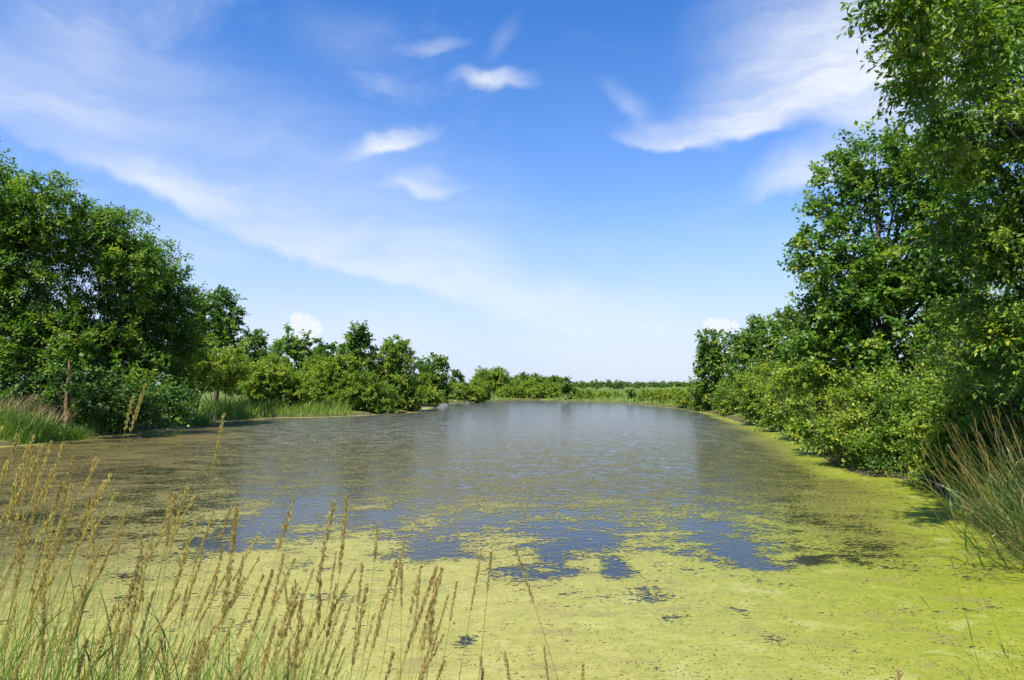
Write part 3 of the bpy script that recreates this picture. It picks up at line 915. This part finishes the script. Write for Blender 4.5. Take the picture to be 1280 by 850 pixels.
# ------------------------------------------------------------------ loose bits of weed on the surface
def flecks():
    n = 42000
    D = 4.6 * (24 / 4.6) ** rng.random(n)
    x = rng.uniform(-40, 1330, n)
    X = (x - 640) / FPX * D
    ok = shore_dist(X, D) < -.1
    g = wob(X, D * 1.7, 2.6, 41) + wob(X, D * 1.7, 7, 42) * .7
    ok &= rng.random(n) < np.clip(.25 + .55 * g, .04, 1)
    X, D = X[ok], D[ok]; n = len(X)
    P = np.stack([X, D, rng.uniform(.006, .012, n)], -1)
    a = rng.uniform(0, 6.28, n)
    Dr = np.stack([np.cos(a), np.sin(a), rng.uniform(-.05, .25, n)], -1)
    T = np.clip(np.where(rng.random(n) < .5, rng.normal(.3, .14, n), rng.normal(.75, .15, n)), 0, 1)
    V, F, T = leaves(P, Dr, np.tile([0, 0, 1.0], (n, 1)) + rng.normal(size=(n, 3)) * .25, rng.uniform(.006, .020, n) * (.7 + D / 14), .7, T)
    V[:, 2] = np.maximum(V[:, 2], .0055)
    o = mesh_obj('floating_weed', V, F, leaf_mat('weed_fleck', (.035, .032, .010), (.14, .14, .020), (.30, .27, .07), .15, .5, .3), attrs={'tone': T})
    tag(o, 'loose flecks of weed and dead leaf floating on the duckweed', kind='stuff')


flecks()

# ------------------------------------------------------------------ grasses
def blades(X, Y, Hh, W, tone, lean, z=None, seg=3, curl=.35):
    """upright grass blades as tapering strips"""
    n = len(X)
    Z = height(X, Y) - .03 if z is None else z
    a = rng.uniform(0, 2 * math.pi, n)
    side = np.stack([np.cos(a), np.sin(a), np.zeros(n)], -1)
    bend = np.stack([rng.normal(0, 1, n), rng.normal(0, 1, n), np.zeros(n)], -1) * curl * Hh[:, None] + np.asarray(lean) * Hh[:, None]
    Vs = []
    for k in range(seg + 1):
        t = k / seg
        c = np.stack([X, Y, Z + Hh * (t - .12 * t * t)], -1) + bend * t * t
        w = W * (1 - t ** 1.5)
        if k < seg:
            Vs += [c - side * w[:, None] / 2, c + side * w[:, None] / 2]
        else:
            Vs += [c]
    m = 2 * seg + 1
    V = np.stack(Vs, 1).reshape(-1, 3)
    T = []
    for k in range(seg - 1):
        T += [[2 * k, 2 * k + 1, 2 * k + 3], [2 * k, 2 * k + 3, 2 * k + 2]]
    T += [[2 * seg - 2, 2 * seg - 1, 2 * seg]]
    F = (np.array(T)[None] + (np.arange(n) * m)[:, None, None]).reshape(-1, 3)
    return V, F, np.repeat(tone, m)


def scatter_px(n, x0, x1, D0, D1):
    """positions whose depth lies in D0..D1 and whose column in the photo lies in x0..x1"""
    D = rng.uniform(D0, D1, n)
    x = rng.uniform(x0, x1, n)
    return (x - 640) / FPX * D, D


def grass_stuff(name, label, n, region, H, W, tone, mat, lean=(.12, 0, 0), dmin=.1, dmax=99, seg=3, curl=.25, clump=0.0):
    X, Y = scatter_px(n, *region)
    d = shore_dist(X, Y)
    ok = (d > dmin) & (d < dmax)
    if clump:
        ok &= rng.random(n) < np.clip(.5 + clump * wob(X, Y, 1.2, 9), .05, 1)
    X, Y = X[ok], Y[ok]
    h = rng.uniform(*H, len(X)) * np.clip(1 + .40 * wob(X, Y, 1.3, 11), .35, 1.6)
    t = np.clip(rng.normal(tone, .14, len(X)) + .12 * wob(X, Y, .5, 12), 0, 1)
    V, F, T = blades(X, Y, h, rng.uniform(*W, len(X)), t, lean, seg=seg, curl=curl)
    o = mesh_obj(name, V, F, M[mat], attrs={'tone': T})
    tag(o, label, kind='stuff')
    return o


grass_stuff('shore_grass', 'tall green grass on the bank before the willows', 24000, (-60, 235, 25.5, 33), (.2, 1.05), (.018, .045), .62, 'grass', dmin=-.1, clump=.7, curl=.4)
grass_stuff('plumed_grass', 'tawny plumed grass at the foot of the tallest willow', 1500, (-60, 95, 28.5, 31), (1.3, 1.95), (.05, .10), .5, 'plume', lean=(.22, 0, 0), seg=3, dmin=1.2)
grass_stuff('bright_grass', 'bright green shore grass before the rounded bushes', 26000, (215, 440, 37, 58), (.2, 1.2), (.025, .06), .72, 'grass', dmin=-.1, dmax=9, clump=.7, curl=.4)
grass_stuff('meadow_grass', 'sunny green meadow grass beyond the far waterline', 20000, (560, 900, 66, 170), (.35, .8), (.07, .16), .66, 'grass', dmin=.2, clump=.25)
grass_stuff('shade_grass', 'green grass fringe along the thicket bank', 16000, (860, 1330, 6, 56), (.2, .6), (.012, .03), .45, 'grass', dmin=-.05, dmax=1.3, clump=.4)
grass_stuff('bank_grass', 'fresh green grass blades along the near bank', 1300, (-120, 390, 2.0, 4.2), (.45, 1.25), (.006, .013), .50, 'grass', lean=(.16, .05, 0), dmin=-.25, seg=6, curl=.2)
grass_stuff('corner_grass', 'fine green grass at the reedy corner of the bank', 420, (1215, 1420, 4.6, 6.6), (.5, 1.25), (.005, .010), .45, 'reed', lean=(-.18, 0, 0), dmin=-.2, seg=6, curl=.28)


grass_stuff('reed_bed_grass', 'rank green grass on the bank behind the leaning reeds', 5000, (1180, 1900, 4.5, 13), (.3, .95), (.010, .022), .45, 'reed', lean=(-.1, 0, 0), dmin=-.05, dmax=4, clump=.3)


def small_bushes():
    for i, (cx, D, h, lb) in enumerate([(182, 28.9, .55, 'small bright tussock at the waterline before the dark shrubs'),
                                       (205, 30.5, 1.0, 'leafy tussock beside the small bright tussock'),
                                       (100, 28.0, .7, 'green tussock below the broken brown trunk'),
                                       (255, 38.0, 1.2, 'feathery tussock where the bright grass begins')]):
        X = (cx - 640) / FPX * D
        root = empty('grass_tussock', (X, D, zg(X, D)), lb, 'grass tussock', 'tussocks on the left bank')
        n = 420
        r = np.abs(rng.normal(0, .28, n)); a = rng.uniform(0, 6.28, n)
        x = X + r * np.cos(a); y = D + r * np.sin(a)
        V, F, T = blades(x, y, rng.uniform(.5, 1.1, n) * h, rng.uniform(.02, .04, n), np.clip(rng.normal(.68, .12, n), 0, 1), (0, 0, 0), curl=.55)
        mesh_obj('blades', V - np.array(root.location), F, M['grass'], root, attrs={'tone': T})


small_bushes()


# ------------------------------------------------------------------ seed-headed stalks: every one a thing
def stalk(name, label, cat, group, root, tip, head=.17, thick=1.0, nleaf=2, bend=None, tone=.5, mat='seed', stem_r=.0019, leaf_w=.010, leaf_l=.38):
    root = np.asarray(root, float); tip = np.asarray(tip, float)
    v = tip - root
    L = np.linalg.norm(v)
    if bend is None: bend = rng.normal(0, .02)
    sag = np.array([-v[2], 0, v[0]]) / max(L, .01) * bend * L + np.array([0, rng.normal(0, .012) * L, 0])
    th = empty(name, root, label, cat, group)
    n = 12
    P = curve_pts(np.zeros(3), v, sag, n)
    Pst = P.copy(); Pst[0] = P[0] - (P[1] - P[0]) * .25
    rr = np.linspace(1.0, .38, n) * stem_r
    V, F = tube(Pst, rr, 4)
    mesh_obj('stem', V, F, M['stem'], th, attrs={'tone': np.full(len(V), np.clip(tone + rng.normal(0, .15), 0, 1))}, smooth=True)
    # head: short spikelets packed round the top of the stem, in whorls
    seglen = np.linalg.norm(np.diff(P, axis=0), axis=1); cum = np.concatenate([[0], np.cumsum(seglen)]); tot = cum[-1]
    m = int(170 * head / .17)
    s = np.sort(rng.random(m))
    pos = tot - head * (1 - s)
    C = np.stack([np.interp(pos, cum, P[:, i]) for i in range(3)], -1)
    ax = nrm(P[-1] - P[-3])
    prof = np.sin(np.clip(s * .93 + .07, 0, 1) * math.pi) ** .6 * (.85 + .15 * np.sin(s * 31 + rng.uniform(0, 6))) 
    rad = .0028 * thick * prof + .0006
    a = rng.uniform(0, 6.28, m)
    s1 = nrm(np.cross(ax, [.2, 1, .1])); s2 = np.cross(ax, s1)
    out = np.cos(a)[:, None] * s1 + np.sin(a)[:, None] * s2
    Pl = C + out * rad[:, None] * rng.uniform(.1, 1, m)[:, None]
    Dl = ax + out * rng.uniform(.25, .75, m)[:, None]
    V, F, T = leaves(Pl, Dl, out + rng.normal(size=(m, 3)) * .4, rng.uniform(.008, .014, m) * (.6 + .3 * thick), .30, np.clip(rng.normal(tone, .22, m), 0, 1))
    mesh_obj('seed_head', V, F, M[mat], th, attrs={'tone': T})
    for k in range(nleaf):
        f = rng.uniform(.18, .62)
        p0 = np.array([np.interp(f * tot, cum, P[:, i]) for i in range(3)])
        az = rng.uniform(0, 6.28)
        hd = np.array([math.cos(az), .5 * math.sin(az), 0])
        ll = leaf_l * rng.uniform(.6, 1.2)
        t = np.linspace(0, 1, 8)
        dr = rng.uniform(.25, .9)
        c = p0 + ax * (ll * (t * .95 - dr * .55 * t ** 2.2))[:, None] + hd * (ll * (.15 * t + .55 * t ** 1.8))[:, None]
        w = leaf_w * rng.uniform(.6, 1.1) * np.clip(1 - t ** 2, 0, 1) * (.5 + .5 * np.minimum(1, t * 5))
        sd = nrm(np.cross(hd, ax))
        V = np.concatenate([c - sd * w[:, None] / 2, c + sd * w[:, None] / 2])
        i = np.arange(7)
        F = np.stack([i, i + 8, i + 9, i + 1], -1)
        mesh_obj('leaf', V, F, M['reed'], th, attrs={'tone': np.full(16, np.clip(tone * .9 + rng.normal(0, .25), 0, 1))}, smooth=True)
    return th


def px_stalk(tip_px, low_px, D, label, group=None, **kw):
    """tip and a lower point in the photo at depth D, carried on down to the bank"""
    a = at(*tip_px, D); b = at(*low_px, D)
    z0 = 0.0
    for _ in range(4):
        t = (z0 - a[2]) / (b[2] - a[2])
        p = a + (b - a) * t
        yy = D + kw.get('dy', 0)
        z0 = zg(p[0], yy)
    kw.pop('dy', None)
    p[2] = z0
    return stalk('grass_stalk', label, 'grass stalk', group, p, a, **kw)


own = [
    ((182, 481), (152, 545), 2.9, 'tallest tan seed head, overlapping the dark shrubs on the other bank', dict(head=.17, thick=1.2)),
    ((166, 496), (150, 560), 3.0, 'tan seed head just under the tallest one by the dark shrubs', dict(head=.12)),
    ((280, 518), (268, 600), 2.8, 'upright seed head whose tip reaches the line of the bright shore grass', dict(head=.20, thick=1.1)),
    ((367, 624), (350, 700), 2.7, 'dense golden seed head over the blue water patch', dict(head=.17, thick=1.5)),
    ((417, 628), (398, 725), 2.6, 'left of two tall golden seed heads standing close together', dict(head=.24, thick=1.5)),
    ((434, 619), (418, 720), 2.6, 'right of two tall golden seed heads standing close together', dict(head=.24, thick=1.4)),
    ((473, 655), (462, 735), 2.7, 'slim brown seed head beside the close pair of golden ones', dict(head=.12, thick=.9)),
    ((296, 634), (268, 800), 2.2, 'thick reddish tan seed head with a long fluffy spike', dict(head=.30, thick=1.7)),
    ((506, 672), (490, 770), 2.7, 'curved slim seed head above the pale duckweed', dict(head=.20, thick=.8)),
    ((546, 708), (524, 800), 2.6, 'leaning slim seed head over solid duckweed', dict(head=.19, thick=.8)),
    ((571, 729), (561, 850), 2.8, 'short dark seed head standing apart on a thin stem', dict(head=.12, thick=.7, nleaf=0)),
    ((602, 686), (584, 800), 2.8, 'paler one of two thin seed heads side by side', dict(head=.20, thick=.7, nleaf=0)),
    ((614, 690), (602, 800), 2.8, 'darker one of two thin seed heads side by side', dict(head=.13, thick=.8, nleaf=0)),
    ((644, 684), (683, 850), 2.7, 'lone seed head tilting the other way beside open water patches', dict(head=.18, thick=1.0, nleaf=0)),
    ((601, 822), (607, 900), 2.4, 'short spike just poking up before the solid duckweed', dict(head=.12, thick=.9, nleaf=0)),
    ((631, 818), (634, 900), 2.4, 'short pale spike at the edge of the solid duckweed', dict(head=.12, thick=1.0, nleaf=0)),
    ((680, 808), (692, 900), 2.6, 'thin spike with a few grains near the tilted stalk', dict(head=.12, thick=.6, nleaf=0)),
    ((729, 830), (730, 900), 2.5, 'stub of a seed head farthest from the grass clump', dict(head=.1, thick=.9, nleaf=0)),
    ((1124, 838), (1116, 900), 2.3, 'single fluffy seed tip before the green duckweed', dict(head=.1, thick=2.0, nleaf=0)),
]
for tip, low, D, lb, kw in own:
    px_stalk(tip, low, D * .8, lb, **kw)

GS = 'seed-headed grasses along the near bank'


def look(head, thick, tone, lean, nleaf):
    a = 'slim' if thick < .9 else ('plump' if thick > 1.2 else 'even')
    b = 'brown' if tone < .42 else ('pale straw' if tone > .58 else 'tan')
    c = 'short' if head < .15 else ('long' if head > .195 else 'middling')
    d = 'upright' if lean < .12 else ('steeply leaning' if lean > .32 else 'leaning')
    e = ('bare', 'one-leaved', 'leafy', 'leafy')[nleaf]
    return f'{a} {c} {b} seed head on a {d} {e} stalk'.replace('a upright', 'an upright')


for i in range(165):
    u = rng.random()
    left = u < .68
    if left:
        x = rng.uniform(-40, 330) if rng.random() < .7 else rng.uniform(-40, 200)
        y = 515 + (x + 40) * .33 + abs(rng.normal(0, 145))
        y = min(y, 800)
    else:
        x = rng.uniform(300, 560)
        y = min(690 + abs(rng.normal(0, 70)), 830)
    lean = rng.normal(.24 if left else .15, .11)
    D = rng.uniform(1.7, 2.9)
    hd, tk, tn = rng.uniform(.11, .24), rng.uniform(.7, 1.45), rng.uniform(.3, .75)
    nl = int(rng.integers(0, 3)) if left else int(rng.random() < .3)
    px_stalk((x, y), (x - 100 * lean, y + 100), D, look(hd, tk, tn, lean, nl) + (' in the dense clump' if left else ' beside the clump'), GS,
             head=hd, thick=tk, tone=tn, nleaf=nl, bend=rng.normal(.03, .03))

# reeds leaning out from the shaded corner
GRD = 'reeds leaning over the duckweed'
for i in range(150):
    D = rng.uniform(7.6, 10.6)
    rx = rng.uniform(1195, 1330)
    X = (rx - 640) / FPX * D
    X = max(X, .735 * D + rng.uniform(-.25, .9))
    z0 = max(zg(X, D), -.08)
    L = rng.uniform(1.2, 2.15)
    ang = rng.normal(.74, .2)
    tip = np.array([X - L * math.sin(ang), D - rng.uniform(-.2, .5), z0 + L * math.cos(ang)])
    hd, tk, tn, nl = rng.uniform(.10, .24), rng.uniform(.6, 1.3), float(rng.choice([.08, .15, .25, .4, .85])), int(rng.integers(1, 4))
    lb = look(hd, tk, tn - .15, ang - .38, nl).replace('stalk', 'reed').replace('seed head', 'plume') + ' over the duckweed'
    stalk('reed_stalk', lb, 'reed', GRD, (X, D, z0), tip, head=hd, thick=tk, nleaf=nl, bend=rng.normal(.07, .04), tone=tn, stem_r=.0045, leaf_w=.022, leaf_l=.65)
for tip, low, D, lb in [((1188, 694), (1216, 800), 4.9, 'dark slender stalk rising from the duckweed corner'),
                        ((1150, 745), (1235, 850), 4.8, 'long fine stalk slanting low over the green duckweed'),
                        ((1205, 690), (1245, 790), 5.2, 'fine stalk next to the dark slender one')]:
    px_stalk(tip, low, D, lb, head=.10, thick=.4, nleaf=1, mat='stem', stem_r=.0022)


# ------------------------------------------------------------------ broken trunk and bank stones
def snag():
    D = 29.6
    a = at(86, 449, D)
    x = a[0]
    z0 = zg(x, D)
    root = empty('broken_trunk', (x, D, z0), 'broken brown dead trunk standing before the dark shrub', 'dead tree')
    h = a[2] - z0
    p = np.array([[0, 0, -.2], [.02, 0, .3], [-.03, .02, h * .35], [.03, 0, h * .6], [.05, .02, h * .82], [.0, 0, h]])
    V, F = tube(p, np.array([.17, .11, .085, .10, .07, .02]), 10, .12)
    mesh_obj('trunk', V, F, M['snag'], root, smooth=True)
    for k, (f, dx, L) in enumerate([(.7, .5, .35), (.5, -.4, .3)]):
        q = curve_pts(np.array([0.02, 0, h * f]), np.array([dx * L * 2, -.1, h * f + L]), (0, 0, .03), 5)
        V, F = tube(q, np.linspace(.05, .015, 5), 6)
        mesh_obj('branch_stub', V, F, M['snag'], root, smooth=True)


snag()


def stones():
    import bmesh
    mat = simple_mat('stone', (.17, .15, .13), (.42, .38, .34), 7.0)
    for i, (px, py, w, h, lb) in enumerate([
        (1113, 592, .34, .13, 'flat grey stone at the waterline under the dense bush'),
        (1166, 606, .42, .16, 'pale wedge-shaped stone between the bush and the reeds'),
        (1178, 613, .30, .11, 'low brown stone beside the pale wedge-shaped one'),
        (1196, 624, .28, .10, 'half-hidden stone at the foot of the leaning reeds'),
        (986, 545, .35, .16, 'small pale stone by the bank bushes in the algae'),
        (1140, 600, .22, .09, 'small grey stone between the flat and wedge-shaped ones')]):
        c = G(px, py)
        bm = bmesh.new()
        bmesh.ops.create_icosphere(bm, subdivisions=3, radius=1.0)
        r = np.random.default_rng(i + 50)
        pl = r.normal(size=(9, 3)); pl /= np.linalg.norm(pl, axis=1, keepdims=True); off = r.uniform(.55, .95, 9)
        for v in bm.verts:
            p = np.array(v.co)
            for a, o in zip(pl, off):
                dd = p @ a - o
                if dd > 0: p = p - a * dd
            v.co = Vector((p[0] * w * .5, p[1] * w * .42, p[2] * h))
        me = bpy.data.meshes.new('stone'); bm.to_mesh(me); bm.free()
        me.materials.append(mat)
        o = bpy.data.objects.new('stone', me); sc.collection.objects.link(o)
        z = max(zg(c[0], c[1]), -.02)
        o.location = (c[0], c[1], z + h * .35); o.rotation_euler = (0, 0, r.uniform(0, 3))
        tag(o, lb, 'stone', 'stones on the bank')


stones()
